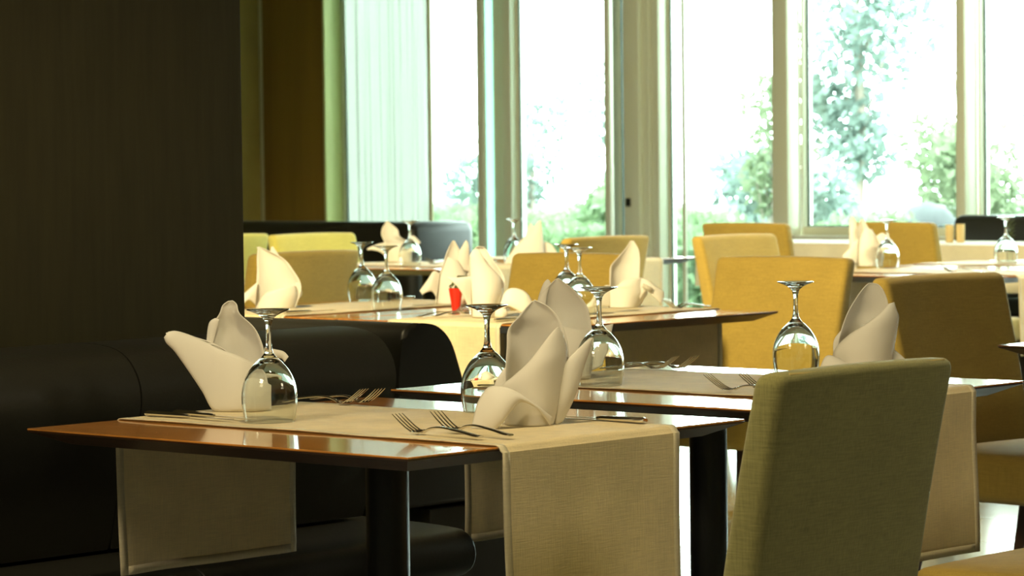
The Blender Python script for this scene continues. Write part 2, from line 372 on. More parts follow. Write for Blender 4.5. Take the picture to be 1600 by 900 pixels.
def runner(label, axis, t0, t1, c, w, drop0, drop1, zt=.7502, seed=0, flare=0.0, name='table_runner', group=None, hem=True, mat='runner'):
    """cloth band laid over a table along axis ('a' or 'b') from edge t0 to edge t1, centred at c, hanging by drop0/drop1"""
    rnd = random.Random(seed); ph = [rnd.uniform(0, 6) for _ in range(8)]
    path = []   # (t, z, s)
    th = .003; r = .012
    n = 14
    for i in range(n): path.append((t0 - th - .002 + 0.003 * 0, zt - drop0 + (drop0 - r) * i / n, -1))
    for i in range(6):
        an = math.pi / 2 * i / 5; path.append((t0 - th + r - r * math.cos(an) - .002, zt + th - r + r * math.sin(an), -1 + i / 5 * .5))
    for i in range(1, 16): path.append((t0 + r + (t1 - t0 - 2 * r) * i / 16, zt + th, 0))
    for i in range(6):
        an = math.pi / 2 * i / 5; path.append((t1 + th - r + r * math.sin(an) + .002, zt + th - r + r * math.cos(an), .5 + i / 5 * .5))
    for i in range(1, n + 1): path.append((t1 + th + .002, zt - r + th - (drop1 - r) * i / n, 1))
    nw = 26
    def P3(t, z, s, u):
        hang = max(0, zt - z)
        d = 0
        if abs(s) >= 1:
            q = min(1, hang / .3)
            d = q * (.006 * math.sin(u * 5 + ph[0] + s) + .004 * math.sin(u * 11 + ph[1])) + flare * q + .002
            t = t + (1 if s > 0 else -1) * (abs(d) + .001)
            cc = c + (u - .5) * w * (1 + (.02 * math.sin(ph[2] + s) - .01) * q) + q * .004 * math.sin(z * 14 + ph[3])
        else:
            cc = c + (u - .5) * w + .0015 * math.sin(t * 9 + ph[4])
            z = z + .0007 * math.sin(t * 21 + u * 7 + ph[5])
        return (t, cc, z) if axis == 'a' else (cc, t, z)
    bm = bmesh.new(); g = []
    for (t, z, s) in path: g.append([bm.verts.new(P3(t, z, s, u / nw)) for u in range(nw + 1)])
    for a_, b_ in zip(g, g[1:]):
        for u in range(nw): bm.faces.new((a_[u], a_[u + 1], b_[u + 1], b_[u]))
    o = link(name, bm, mat)
    md = o.modifiers.new('thick', 'SOLIDIFY'); md.thickness = .0012; md.offset = 0
    tag(o, label, 'table runner', group)
    if hem:
        bm = bmesh.new(); hw = .016 / w
        def strip(rows):
            for a_, b_ in zip(rows, rows[1:]):
                for p, q in zip(range(len(a_) - 1), range(1, len(a_))): bm.faces.new((a_[p], a_[q], b_[q], b_[p]))
        for ua, ub in ((0, hw), (1 - hw, 1)):
            strip([[bm.verts.new(P3(t, z, s, ua + (ub - ua) * k_ / 2)) for k_ in range(3)] for (t, z, s) in path])
        for rows in (path[:2], path[-2:]):
            (ta, za, sa), (tb, zb, sb) = rows
            if za > zb: (ta, za), (tb, zb) = (tb, zb), (ta, za)
            strip([[bm.verts.new(P3(ta, za + q_ * .016, sa, hw + (1 - 2 * hw) * u / 24)) for u in range(25)] for q_ in (0, 1)])
        h = link('hem', bm, 'hem', o); md = h.modifiers.new('thick', 'SOLIDIFY'); md.thickness = .0019; md.offset = 0
    return o
runner('cream linen runner across the nearest table, a long end hanging in front', 'a', -4.085, -3.19, 3.725, .435, .275, .42, seed=1)
runner('cream linen runner across the table behind, half hidden by the olive chair', 'a', -4.19, -3.28, 4.735, .45, .325, .32, seed=2)
runner('cream runner under the red vase table setting, hanging toward the camera', 'b', 6.18, 7.14, -5.82, .43, .30, .27, seed=3)
runner('cream runner on the left half of the middle pair, beyond the banquette back', 'b', 6.18, 7.14, -6.67, .43, .30, .27, seed=4)
runner('cream runner on the far left table in front of the black window bench', 'a', -9.63, -8.735, 9.67, .42, .27, .30, seed=5)
runner('pale runner of the far table beside the sliding door frame', 'a', -9.63, -8.735, 10.5, .42, .30, .30, seed=6)
runner('cream runner on the far right table behind the large mustard chairs', 'a', -7.1, -6.19, 9.865, .42, .30, .30, seed=7)
runner('cream runner on the rearmost far right table at the frame edge', 'a', -7.25, -6.34, 10.735, .42, .30, .30, seed=8)
runner('cream runner end hanging just beyond the dark wall edge at left', 'a', -9.3, -8.395, 7.67, .42, .30, .28, seed=9)

def cloth_table(label, a0, a1, b0, b1, cl):
    t = thing('cloth_table', label, 'table', ((a0 + a1) / 2, (b0 + b1) / 2, 0))
    hx, hy = (a1 - a0) / 2, (b1 - b0) / 2
    bm = bmesh.new(); box(bm, -hx, hx, -hy, hy, .72, .75, .003); link('tabletop', bm, 'wood', t)
    for sx in (-1, 1):
        for sy in (-1, 1):
            bm = bmesh.new(); tube(bm, [(sx * (hx - .06), sy * (hy - .06), 0), (sx * (hx - .06), sy * (hy - .06), .72)], [.018, .026], 12); link('leg', bm, 'leg', t)
    bm = bmesh.new(); per = []
    # top sheet + hanging skirt with soft folds
    n = 22; ring = []
    for i in range(n): ring.append((-hx + 2 * hx * i / n, -hy))
    for i in range(n): ring.append((hx, -hy + 2 * hy * i / n))
    for i in range(n): ring.append((hx - 2 * hx * i / n, hy))
    for i in range(n): ring.append((-hx, hy - 2 * hy * i / n))
    rows = []
    for j, (z, off) in enumerate(((.7535, 0), (.750, .004), (.70, .006), (.62, .008), (.52, .010))):
        row = []
        for i, (x, y) in enumerate(ring):
            w_ = 0 if j < 2 else .006 * (j - 1) * math.sin(i * .9) ** 2
            l = math.hypot(x / hx, y / hy); dx = (1 if x >= hx else -1 if x <= -hx else 0); dy = (1 if y >= hy else -1 if y <= -hy else 0)
            row.append(bm.verts.new((x + dx * (off + w_), y + dy * (off + w_), z)))
        rows.append(row)
    bm.faces.new(rows[0])
    for r0, r1 in zip(rows, rows[1:]):
        for i in range(len(ring)): bm.faces.new((r0[i], r0[(i + 1) % len(ring)], r1[(i + 1) % len(ring)], r1[i]))
    o = link('tablecloth', bm, 'white_cloth', loc=t.location); tag(o, cl, 'tablecloth')
cloth_table('table under white cloth by the window, left of the rearmost mustard chair', -10.25, -9.2, 12.87, 13.5, 'white cloth on the window table left of the rearmost right chair')
cloth_table('table under white cloth by the window, carrying two cream tumblers', -9.15, -8.1, 12.87, 13.5, 'white cloth under the two cream tumblers by the window')
cloth_table('table under white cloth by the window, cut by the right frame edge', -8.05, -7.0, 12.87, 13.5, 'white cloth on the window table at the right frame edge')

# ------------------------------------------------------------------ banquettes
def extrude_b(bm, prof, b0, b1, bev=0):
    """closed profile of (a, z) extruded along b"""
    f = [bm.verts.new((a, b0, z)) for a, z in prof]; g = [bm.verts.new((a, b1, z)) for a, z in prof]
    n = len(prof); fs = [bm.faces.new(f), bm.faces.new(g[::-1])]
    for i in range(n): bm.faces.new((f[i], f[(i + 1) % n], g[(i + 1) % n], g[i]))
    if bev:
        es = {e for q in fs for e in q.edges}
        bmesh.ops.bevel(bm, geom=list(es), offset=bev, segments=3, affect='EDGES', profile=.6)
bq = thing('banquette', 'long black leather banquette against the dark wall at left', 'bench', (-4.4, 3.0, 0))
def bqpart(name, prof, b0, b1, bev, mat='leather'):
    bm = bmesh.new(); extrude_b(bm, prof, b0, b1, bev); bmesh.ops.translate(bm, verts=bm.verts[:], vec=(4.4, -3.0, 0)); return link(name, bm, mat, bq)
front = smooth_prof([(-4.43, .47), (-4.40, .58), (-4.345, .70), (-4.332, .765), (-4.352, .815), (-4.40, .848), (-4.49, .858), (-4.60, .850), (-4.656, .838)], 4)
for b0, b1 in ((1.0, 2.4), (2.404, 3.775), (3.779, 4.457)):
    bqpart('back_cushion', front + [(-4.656, .47)], b0, b1, .006)
seat = smooth_prof([(-4.20, .36), (-4.165, .38), (-4.155, .415), (-4.175, .447), (-4.23, .458), (-4.40, .462), (-4.60, .462)], 4)
for b0, b1 in ((1.0, 2.4), (2.404, 3.775), (3.779, 4.50)):
    bqpart('seat_cushion', seat + [(-4.60, .36)], b0, b1, .006)
bqpart('base', [(-4.22, .05), (-4.22, .358), (-4.65, .358), (-4.65, .05)], 1.0, 4.50, .004)
bqpart('plinth', [(-4.30, 0), (-4.30, .05), (-4.62, .05), (-4.62, 0)], 1.05, 4.46, .0, 'black')
def bench_along_a(label, a0, a1, prof_back, b_seat0, b_seat1):
    """bench whose backrest runs along a; profiles are (b, z)"""
    t = thing('back_bench', label, 'bench', (a0, prof_back[0][0], 0))
    o0 = prof_back[0][0]
    def ex(name, prof, x0, x1, bev, mat='leather'):
        bm = bmesh.new(); f = [bm.verts.new((x0, b - o0, z)) for b, z in prof]; g = [bm.verts.new((x1, b - o0, z)) for b, z in prof]
        n = len(prof); fs = [bm.faces.new(f), bm.faces.new(g[::-1])]
        for k_ in range(n): fs.append(bm.faces.new((f[k_], f[(k_ + 1) % n], g[(k_ + 1) % n], g[k_])))
        if bev:
            es = list({e for q in fs[:2] for e in q.edges}); bmesh.ops.bevel(bm, geom=es, offset=bev, segments=4, affect='EDGES', profile=.55)
        return link(name, bm, mat, t)
    L_ = a1 - a0
    ex('backrest', prof_back, 0, L_, .014)
    ex('seat_cushion', smooth_prof([(b_seat0, .462), (b_seat1 - .06, .460), (b_seat1 - .01, .445), (b_seat1, .41), (b_seat1 - .01, .37), (b_seat1 - .04, .355)], 3) + [(b_seat0, .355)], .0, L_, .01)
    ex('base', [(b_seat0 - .2, .05), (b_seat0 - .2, .352), (b_seat1 - .06, .352), (b_seat1 - .06, .05)], .02, L_ - .02, .004)
    ex('plinth', [(b_seat0 - .15, 0), (b_seat0 - .15, .05), (b_seat1 - .12, .05), (b_seat1 - .12, 0)], .06, L_ - .06, 0, 'black')
bench_along_a('black leather bench with its back and slanted end toward the camera, past the banquette', -7.6, -5.10,
    smooth_prof([(5.262, .362), (5.254, .55), (5.258, .68), (5.272, .77), (5.300, .803), (5.350, .806), (5.398, .794), (5.440, .757), (5.470, .69), (5.520, .56), (5.575, .47)], 4) + [(5.575, .362)], 5.58, 6.05)

def window_bench(label, a0, a1, b, ztop):
    t = thing('window_bench', label, 'bench', (a0, b, 0))
    L_ = a1 - a0
    bm = bmesh.new(); box(bm, 0, L_, -.08, .08, .42, ztop, .05, 5); link('backrest', bm, 'leather', t)
    bm = bmesh.new(); box(bm, .01, L_ - .01, -.55, -.085, .36, .46, .03, 4); link('seat_cushion', bm, 'leather', t)
    bm = bmesh.new(); box(bm, .03, L_ - .03, -.5, .06, 0.0, .355, .005, 1); link('base', bm, 'leather', t)
    return t
window_bench('long black leather bench below the curtained window at far left', -14.9, -11.55, 12.42, .865)
bm = bmesh.new(); box(bm, 3.12, 3.37, -.42, .10, .30, .872, .06, 5)
wb = [o for o in C.objects if o.name.startswith('window_bench')][0]
link('end_wing', bm, 'leather', wb)
window_bench('black leather bench at the far right behind the two cream tumblers', -9.42, -6.4, 14.12, .875)

# ------------------------------------------------------------------ chairs
def make_chair():
    t = thing('dining_chair', '', 'chair')
    hw = .255
    # back slab: leaning, rounded, drawn as a deformed rounded box
    bm = bmesh.new(); box(bm, -hw, hw, -.034, .034, 0, .545, .020, 4)
    es = [e for e in bm.edges if abs(e.verts[0].co.x - e.verts[1].co.x) > .2 or abs(e.verts[0].co.z - e.verts[1].co.z) > .2]
    bmesh.ops.subdivide_edges(bm, edges=es, cuts=7, use_grid_fill=True)
    for v in bm.verts:
        z = v.co.z; u = z / .545
        v.co.y = v.co.y * (1.12 - .30 * u) - .205 - .135 * z - .03 * u * u + .010 * (v.co.x / hw) ** 2
        v.co.x *= (.965 + .035 * u)
        v.co.z = .34 + z + .004 * (1 - (v.co.x / hw) ** 2) * (1 if u > .9 else 0)
    link('backrest', bm, 'chair', t)
    # piping round the rear outline
    bm = bmesh.new(); 
    def back_pt(x, z, side):
        u = (z - .34) / .545
        return (x * (.965 + .035 * u), (side * .034) * (1.12 - .30 * u) - .205 - .135 * (z - .34) - .03 * u * u + .010 * (x / hw) ** 2, z)
    for side in (-1, 1):
        pts = [back_pt(-hw + .004, z, side * .62) for z in [.36 + .5 * i / 12 for i in range(13)]]
        pts += [back_pt(-hw + .012, .874, side * .62)] + [back_pt(-hw + .03 + (2 * hw - .06) * i / 10, .8835, side * .62) for i in range(11)] + [back_pt(hw - .012, .874, side * .62)]
        pts += [back_pt(hw - .004, z, side * .62) for z in [.86 - .5 * i / 12 for i in range(13)]]
        tube(bm, pts, .0021, 6)
    link('piping', bm, 'piping', t)
    # seat: thick rounded cushion, slightly crowned
    bm = bmesh.new(); box(bm, -hw + .004, hw - .004, -.185, .25, .335, .455, .028, 4)
    es = [e for e in bm.edges if (e.verts[0].co - e.verts[1].co).length > .2]
    bmesh.ops.subdivide_edges(bm, edges=es, cuts=6, use_grid_fill=True)
    for v in bm.verts:
        if v.co.z > .42: v.co.z += .012 * (1 - (v.co.x / hw) ** 2) * (1 - ((v.co.y - .03) / .23) ** 2)
    link('seat', bm, 'chair', t)
    for sx in (-1, 1):
        for sy, y0, y1 in ((1, .20, .235), (-1, -.17, -.245)):
            bm = bmesh.new()
            pts = [(sx * (hw - .04), y0, .34), (sx * (hw - .032), (y0 + y1) / 2, .17), (sx * (hw - .024), y1, .008)]
            tube(bm, pts, [.024, .020, .014], 4)
            bmesh.ops.bevel(bm, geom=bm.edges[:], offset=.0025, segments=1, affect='EDGES')
            lg = link('leg', bm, 'leg', t)
            bm = bmesh.new(); lathe(bm, [(0, 0), (.010, 0), (.010, .009), (0, .009)], 12); bmesh.ops.translate(bm, verts=bm.verts[:], vec=(sx * (hw - .024), y1, 0)); link('glide', bm, 'glide', lg)
    return t
def fc(dx, dy): return math.atan2(dy, dx) - math.pi / 2     # chair faces (dx, dy)
ch = make_chair()
FA, BA, FB, BB = fc(1, 0), fc(-1, 0), fc(0, 1), fc(0, -1)
TOP = .335   # distance from the origin to the top of the back
ch.location = (-4.505 + TOP - .03, 6.63, 0); ch.rotation_euler = (0, 0, FA + R(-3))
ch['label'] = 'large mustard chair seen from its front, behind the right folded napkin of the olive-chair table'
dim = (M['chair'], M['chair_dim']); day = (M['chair'], M['chair_daylit'])
dup(ch, (-2.61 - TOP, 3.70, 0), BA, 'large olive chair back in the right foreground, closest to the camera', scale=(.86, 1, 1), mats=dim)
dup(ch, (-5.755, 7.68 - TOP + .02, 0), BB, 'bright mustard chair behind the upturned glass at right, across the middle tables')
dup(ch, (-6.66, 7.72 - TOP + .02, 0), BB, 'bright mustard chair behind the pair of wine glasses in the middle')
dup(ch, (-7.67 + TOP - .03, 9.86, 0), FA, 'mustard chair with pale piped edge left of the bright chair, facing right')
dup(ch, (-8.0 - TOP, 9.50, 0), BA, 'darker mustard chair back right of the far napkin, before the sliding door')
dup(ch, (-9.02, 11.66 + TOP, 0), FB, 'mustard chair back standing before the window post at the far side')
dup(ch, (-8.34, 11.95 + TOP, 0), fc(.10, 1), 'mustard chair back farthest right, behind a napkin and upturned glass')
dup(ch, (-7.72 - TOP, 7.53, 0), BA, 'brown-gold chair back behind the leftmost cream napkin')
dup(ch, (-9.80 + TOP, 9.52, 0), FA, 'lime-lit chair above the brown-gold chair back at far left', mats=day)
dup(ch, (-10.02 - TOP, 9.27, 0), BA, 'olive-lit chair cut off by the dark wall edge at far left', mats=day)
dup(ch, (-2.90, 4.80, 0), BA, 'chair of which only the front of the mustard seat shows at the lower right corner')
dup(ch, (-5.72, 9.62, 0), BA, 'chair showing only a pale seat corner at the right frame edge')
st = thing('stool', 'low mustard upholstered stool beyond the large mustard chair at right', 'stool', (-7.86, 11.82, 0))
bm = bmesh.new(); box(bm, -.2, .2, -.2, .2, .34, .455, .03, 4); link('seat', bm, 'chair', st)
for sx in (-1, 1):
    for sy in (-1, 1):
        bm = bmesh.new(); tube(bm, [(sx * .16, sy * .16, .345), (sx * .18, sy * .18, 0)], [.02, .013], 8); link('leg', bm, 'leg', st)

# ------------------------------------------------------------------ wine glasses standing upside down
def make_glass():
    t = thing('wine_glass', '', 'wine glass', group='upturned wine glasses on the tables')
    outer = catmull([(.0425, 0), (.0455, .016), (.0477, .034), (.0472, .052), (.0430, .070), (.0345, .087), (.0220, .102), (.0130, .110), (.0080, .1165)], 5)
    inner = catmull([(.0414, .0002), (.0443, .016), (.0464, .034), (.0457, .052), (.0411, .0685), (.0318, .0842), (.0185, .0965), (.0090, .1015), (.001, .1030)], 5)
    bm = bmesh.new(); lathe(bm, outer + [(0, .1165)], 64)
    # inner wall joined at the rim
    prof = inner[:-1] + [(0, inner[-1][1])]
    lathe(bm, prof, 64); lathe(bm, [outer[0], inner[0]], 64)
    bmesh.ops.remove_doubles(bm, verts=bm.verts[:], dist=1e-6)
    link('bowl', bm, 'glass', t)
    bm = bmesh.new(); st_ = catmull([(.0079, .1167), (.0060, .124), (.0048, .137), (.0046, .152), (.0052, .164), (.0072, .1725)], 5)
    lathe(bm, [(0, .1167)] + st_ + [(0, .1725)], 32); link('stem', bm, 'glass', t)
    bm = bmesh.new(); ft = catmull([(.0073, .1727), (.0110, .1775), (.0200, .1835), (.0300, .1875), (.0362, .1898), (.0370, .1908), (.0362, .1916)], 4)
    lathe(bm, [(0, .1727)] + ft + [(.028, .1905), (.012, .1885), (0, .188)], 64); link('foot', bm, 'glass', t)
    return t
ZT = .7502; ZR = .7545
wg = make_glass()
wg.location = (-3.80, 3.60, ZR); wg['label'] = 'upturned wine glass at left of the nearest table, before the trumpet-shaped napkin'
for a, b, z, lb in ((-3.63, 3.965, ZT, 'upturned wine glass just left of the nearest tall napkin'),
                    (-3.872, 4.553, ZR, 'upturned wine glass just right of the nearest tall napkin'),
                    (-3.745, 5.02, ZT, 'upturned wine glass before the bright mustard chair at right'),
                    (-6.43, 6.58, ZR, 'front right glass of the two upturned ones before the brown-gold chair'),
                    (-6.93, 6.98, ZT, 'rear left glass of the two upturned ones before the brown-gold chair'),
                    (-5.71, 6.63, ZR, 'front right glass of the middle pair before the bright mustard chair'),
                    (-6.08, 7.0, ZT, 'rear left glass of the middle pair before the bright mustard chair'),
                    (-9.14, 9.50, ZR, 'upturned wine glass before the far left black bench'),
                    (-9.05, 10.068, ZT, 'upturned wine glass half hidden by a napkin beside the door frame'),
                    (-7.03, 10.03, ZR, 'upturned wine glass on the far right table beside its napkin'),
                    (-6.878, 10.65, ZR, 'rightmost upturned wine glass, near the frame edge')):
    dup(wg, (a, b, z), 0, lb)

# ------------------------------------------------------------------ folded napkins
def napkin(label, loc, s, petals, care=None):
    """petals: lists of cross sections (x0, z0, x1, z1, y0, y1, bulge); all in photo-scale units divided by s; bulge > 0 swells to the front"""
    bm = bmesh.new()
    for secs in petals:
        rows = catmull(secs, 6); nu = 16; g = []
        for (x0, z0, x1, z1, y0, y1, bl) in rows:
            row = []
            for i in range(nu + 1):
                u = i / nu; q = 4 * u * (1 - u); q = q ** .75 if q > 0 else 0
                row.append(bm.verts.new(((x0 + (x1 - x0) * u) / s, (y0 + (y1 - y0) * u - bl * q) / s, max(.0008, (z0 + (z1 - z0) * u) / s))))
            g.append(row)
        for a, b in zip(g, g[1:]):
            for i in range(nu): bm.faces.new((a[i], a[i + 1], b[i + 1], b[i]))
    o = link('folded_napkin', bm, 'napkin', loc=loc, rz=YAW)
    md = o.modifiers.new('thick', 'SOLIDIFY'); md.thickness = .0016; md.offset = 0
    tag(o, label, 'napkin', 'folded white napkins')
    if care:
        bm = bmesh.new(); vs = [bm.verts.new((x / s, y / s, z / s)) for x, y, z in care]
        bm.faces.new(vs); c = link('care_label', bm, 'care', o); md = c.modifiers.new('t', 'SOLIDIFY'); md.thickness = .001
    return o
# 1 nearest table, left: trumpet wing to the left, tall leaf behind
napkin('white napkin with a long trumpet-shaped wing at left of the nearest table', (-4.025, 3.745, ZR), 868, [
    [(-38, 0, 40, 0, 0, 0, -38), (-44, 40, 42, 40, 0, 0, -36), (-49, 78, 37, 78, 2, 2, -32), (-49, 103, 32, 103, 6, 4, -26), (-47, 127, 20, 127, 10, 8, -20), (-34, 148, -2, 148, 14, 12, -10), (-29, 161, -7, 163, 16, 15, -5), (-20, 168, -14, 169, 17, 17, -1)],
    [(46, 0, 46, 52, 0, 4, 4), (30, 0, 32, 66, -16, -12, 6), (0, 0, 2, 84, -38, -28, 8), (-38, 0, -30, 96, -34, -30, 6), (-58, 32, -46, 104, -32, -26, 6), (-78, 64, -64, 113, -36, -24, 7), (-98, 94, -84, 121, -40, -26, 8), (-110, 107, -98, 125, -42, -32, 7), (-114, 116, -108, 124, -40, -36, 4)],
    [(-30, 96, 30, 46, 2, 10, -6), (-50, 106, -30, 96, 2, 0, -10), (-80, 116, -64, 104, 0, -6, -8), (-104, 123, -88, 110, -8, -20, -5), (-113, 122, -107, 114, -26, -34, -1)],
    [(30, 70, 36, 96, 12, 14, 3), (46, 76, 50, 92, 20, 20, 4), (60, 78, 64, 88, 24, 24, 3), (66, 72, 72, 80, 22, 22, 1)],
    [(-56, 84, -50, 74, 12, 10, 0), (-54, 108, -44, 104, 12, 10, 2), (-50, 134, -36, 132, 14, 12, 3), (-40, 142, -34, 140, 14, 12, 1)],
])
# 2 nearest table, right: front wrap with diagonal overlap
napkin('largest white napkin, standing front right on the nearest table', (-3.385, 3.815, ZR), 945, [
    [(-44, 0, 34, 0, 0, 0, -40), (-46, 40, 44, 40, 0, 0, -36), (-47, 79, 50, 79, 0, 0, -34), (-44, 120, 52, 118, 4, 2, -28), (-42, 148, 46, 146, 8, 4, -20), (-28, 166, 38, 166, 10, 8, -12), (-16, 180, 22, 184, 14, 12, -6), (-4, 192, 0, 195, 16, 16, -1)],
    [(-48, 0, 30, 0, 0, 0, 42), (-50, 30, 38, 30, -2, 0, 42), (-54, 58, 44, 62, -6, 0, 40), (-36, 76, 48, 84, -22, 0, 30), (-12, 98, 50, 106, -30, -2, 20), (8, 122, 49, 124, -28, -6, 10), (24, 142, 43, 142, -22, -12, 4), (35, 153, 37, 153, -18, -16, 0)],
    [(26, 12, 22, 0, -28, -30, 2), (-2, 36, 2, 28, -50, -48, 4), (-30, 56, -22, 40, -56, -58, 8), (-52, 64, -38, 28, -54, -68, 12), (-74, 62, -50, 12, -50, -74, 14), (-90, 40, -60, 2, -52, -74, 12), (-97, 16, -64, -2, -56, -74, 8), (-101, -4, -72, -4, -58, -72, 4)],
    [(30, 0, 42, 3, -8, 4, 3), (36, 44, 62, 44, -10, 0, 6), (46, 92, 78, 94, -8, 0, 6), (66, 116, 86, 116, -4, 2, 4), (86, 134, 90, 135, 0, 0, 0)],
    [(-54, 50, -46, 46, 0, 0, 2), (-64, 62, -46, 80, 6, 4, 2), (-52, 84, -44, 92, 8, 6, 0)],
])
# 3 second table, left, behind
napkin('white napkin rising directly behind the largest one', (-4.06, 4.66, ZR), 779, [
    [(-30, 0, 40, 0, 0, 0, -34), (-38, 60, 46, 60, 0, 0, -30), (-40, 104, 42, 100, 4, 4, -24), (-38, 124, 34, 120, 8, 8, -16), (-28, 138, 16, 140, 10, 12, -8), (-10, 155, -6, 157, 14, 14, -1)],
    [(-32, 0, 42, 0, 0, 0, 34), (-38, 50, 46, 50, 0, 0, 30), (-36, 90, 42, 74, 0, 0, 18)],
    [(-38, 96, -28, 96, 10, 8, 2), (-38, 122, -24, 130, 14, 12, 4), (-30, 146, -18, 148, 16, 16, 2), (-24, 154, -22, 155, 18, 18, 0)],
    [(40, 10, 62, 20, 4, 8, 4), (44, 50, 74, 60, 6, 12, 4), (60, 80, 80, 84, 10, 14, 2)],
])
# 4 second table, right
napkin('white napkin peeping over the olive chair back', (-3.43, 4.815, ZR), 823, [
    [(-44, 0, 38, 0, 0, 0, -38), (-42, 60, 48, 60, 0, 0, -34), (-34, 92, 44, 96, 4, 2, -28), (-24, 116, 40, 116, 8, 6, -22), (-12, 136, 38, 134, 10, 8, -14), (-2, 150, 32, 150, 12, 10, -8), (8, 160, 26, 158, 14, 13, -3), (14, 161, 20, 161, 15, 15, 0)],
    [(-46, 0, 38, 0, 0, 0, 40), (-50, 40, 44, 40, -4, 0, 38), (-46, 60, 48, 64, -10, 0, 34), (-26, 82, 52, 88, -22, -2, 22), (2, 100, 54, 108, -26, -6, 12), (24, 116, 50, 120, -22, -10, 6), (38, 130, 46, 132, -16, -12, 1)],
    [(-20, 30, -14, 10, -34, -36, 4), (-44, 46, -36, 12, -40, -50, 8), (-64, 50, -54, 6, -40, -54, 8), (-76, 26, -64, 0, -44, -54, 5), (-82, 6, -74, 0, -46, -54, 2)],
    [(-48, 46, -42, 60, 2, 2, 0), (-47, 70, -36, 82, 6, 4, 2), (-38, 84, -34, 88, 8, 8, 0)],
    [(40, 20, 46, 58, 0, 4, 2), (52, 22, 58, 48, 4, 8, 2), (66, 34, 68, 38, 8, 8, 0)],
])
# 5 middle pair, left
napkin('cream-lit napkin with a sharp peak above the leftmost glass, before the dark wall edge', (-6.80, 6.47, ZR), 516, [
    [(-30, 0, 32, 0, 0, 0, -20), (-28, 40, 42, 34, 0, 0, -18), (-27, 60, 28, 62, 2, 2, -14), (-27, 80, 14, 78, 4, 6, -10), (-26, 94, -8, 90, 6, 8, -4), (-28, 96, -24, 97, 6, 8, 0)],
    [(-30, 0, 30, 0, 0, 0, 22), (-26, 8, 36, 20, -4, -2, 20), (-14, 24, 34, 34, -14, -4, 12), (6, 32, 28, 36, -14, -8, 4)],
    [(-26, 42, -30, 6, -2, -4, 4), (-38, 32, -38, 14, -6, -14, 5), (-50, 22, -44, 12, -10, -18, 4), (-58, 16, -50, 4, -12, -18, 2), (-58, 6, -52, 2, -14, -18, 1)],
    [(-8, 60, 26, 56, 18, 16, -4), (-8, 84, 8, 80, 20, 20, -2), (-6, 96, -3, 97, 20, 20, 0)],
    [(30, 4, 34, 40, 0, 2, 3), (36, 12, 40, 34, 2, 4, 2), (42, 20, 43, 24, 6, 6, 0)],
])
# 6 middle pair, near right
napkin('tall cream-lit napkin right behind the cream cup and red vase', (-5.86, 6.39, ZR), 555, [
    [(-18, 0, 20, 0, 0, 0, -22), (-20, 40, 30, 36, 0, 0, -20), (-22, 64, 32, 62, 2, 2, -16), (-22, 92, 18, 84, 4, 4, -10), (-13, 108, 4, 106, 8, 8, -4), (-8, 111, -2, 110, 8, 8, 0)],
    [(-20, 0, 20, 0, 0, 0, 24), (-22, 36, 28, 30, 0, 0, 24), (-22, 64, 30, 48, -2, 0, 18), (-22, 90, 26, 62, -4, -2, 10), (-20, 100, 6, 84, -6, -6, 4), (-13, 108, -8, 106, -4, -4, 0)],
    [(-20, 64, -20, 4, -4, -8, 4), (-30, 64, -30, 30, -10, -14, 4), (-44, 63, -42, 50, -14, -18, 3), (-58, 65, -56, 62, -16, -18, 1)],
    [(24, 20, 22, 0, -2, -6, 4), (34, 40, 34, 16, -2, -12, 6), (48, 45, 42, 16, -2, -16, 7), (66, 38, 60, 6, -4, -16, 7), (78, 20, 70, 2, -6, -14, 5), (86, 8, 80, 1, -8, -12, 1)],
    [(14, 0, 10, 16, -10, -10, 2), (28, 0, 24, 16, -14, -10, 4), (36, 4, 34, 14, -10, -8, 2)],
])
# 7 middle pair, far left
napkin('two-peaked napkin just behind the red vase', (-6.49, 6.93, ZR), 505, [
    [(-26, 0, 26, 0, 0, 0, -18), (-22, 36, 30, 36, 0, 0, -16), (-14, 62, 26, 60, 2, 2, -12), (-6, 84, 14, 82, 6, 8, -6), (2, 99, 5, 99, 8, 8, 0)],
    [(-24, 0, 26, 0, 0, 0, 18), (-22, 34, 28, 30, 0, 0, 16), (-14, 56, 22, 48, 0, 0, 10), (-6, 74, 10, 68, 0, 0, 4)],
    [(8, 56, 28, 50, 2, 4, 3), (12, 80, 28, 76, 4, 6, 3), (18, 92, 27, 92, 6, 6, 1), (22, 99, 24, 99, 6, 6, 0)],
    [(-18, 48, -24, 10, -4, -8, 3), (-28, 52, -30, 20, -8, -12, 4), (-38, 38, -38, 20, -10, -14, 3), (-50, 22, -46, 16, -10, -12, 1)],
    [(10, 20, 16, 4, -12, -14, 4), (24, 44, 28, 10, -8, -14, 6), (36, 34, 36, 8, -6, -10, 3)],
])
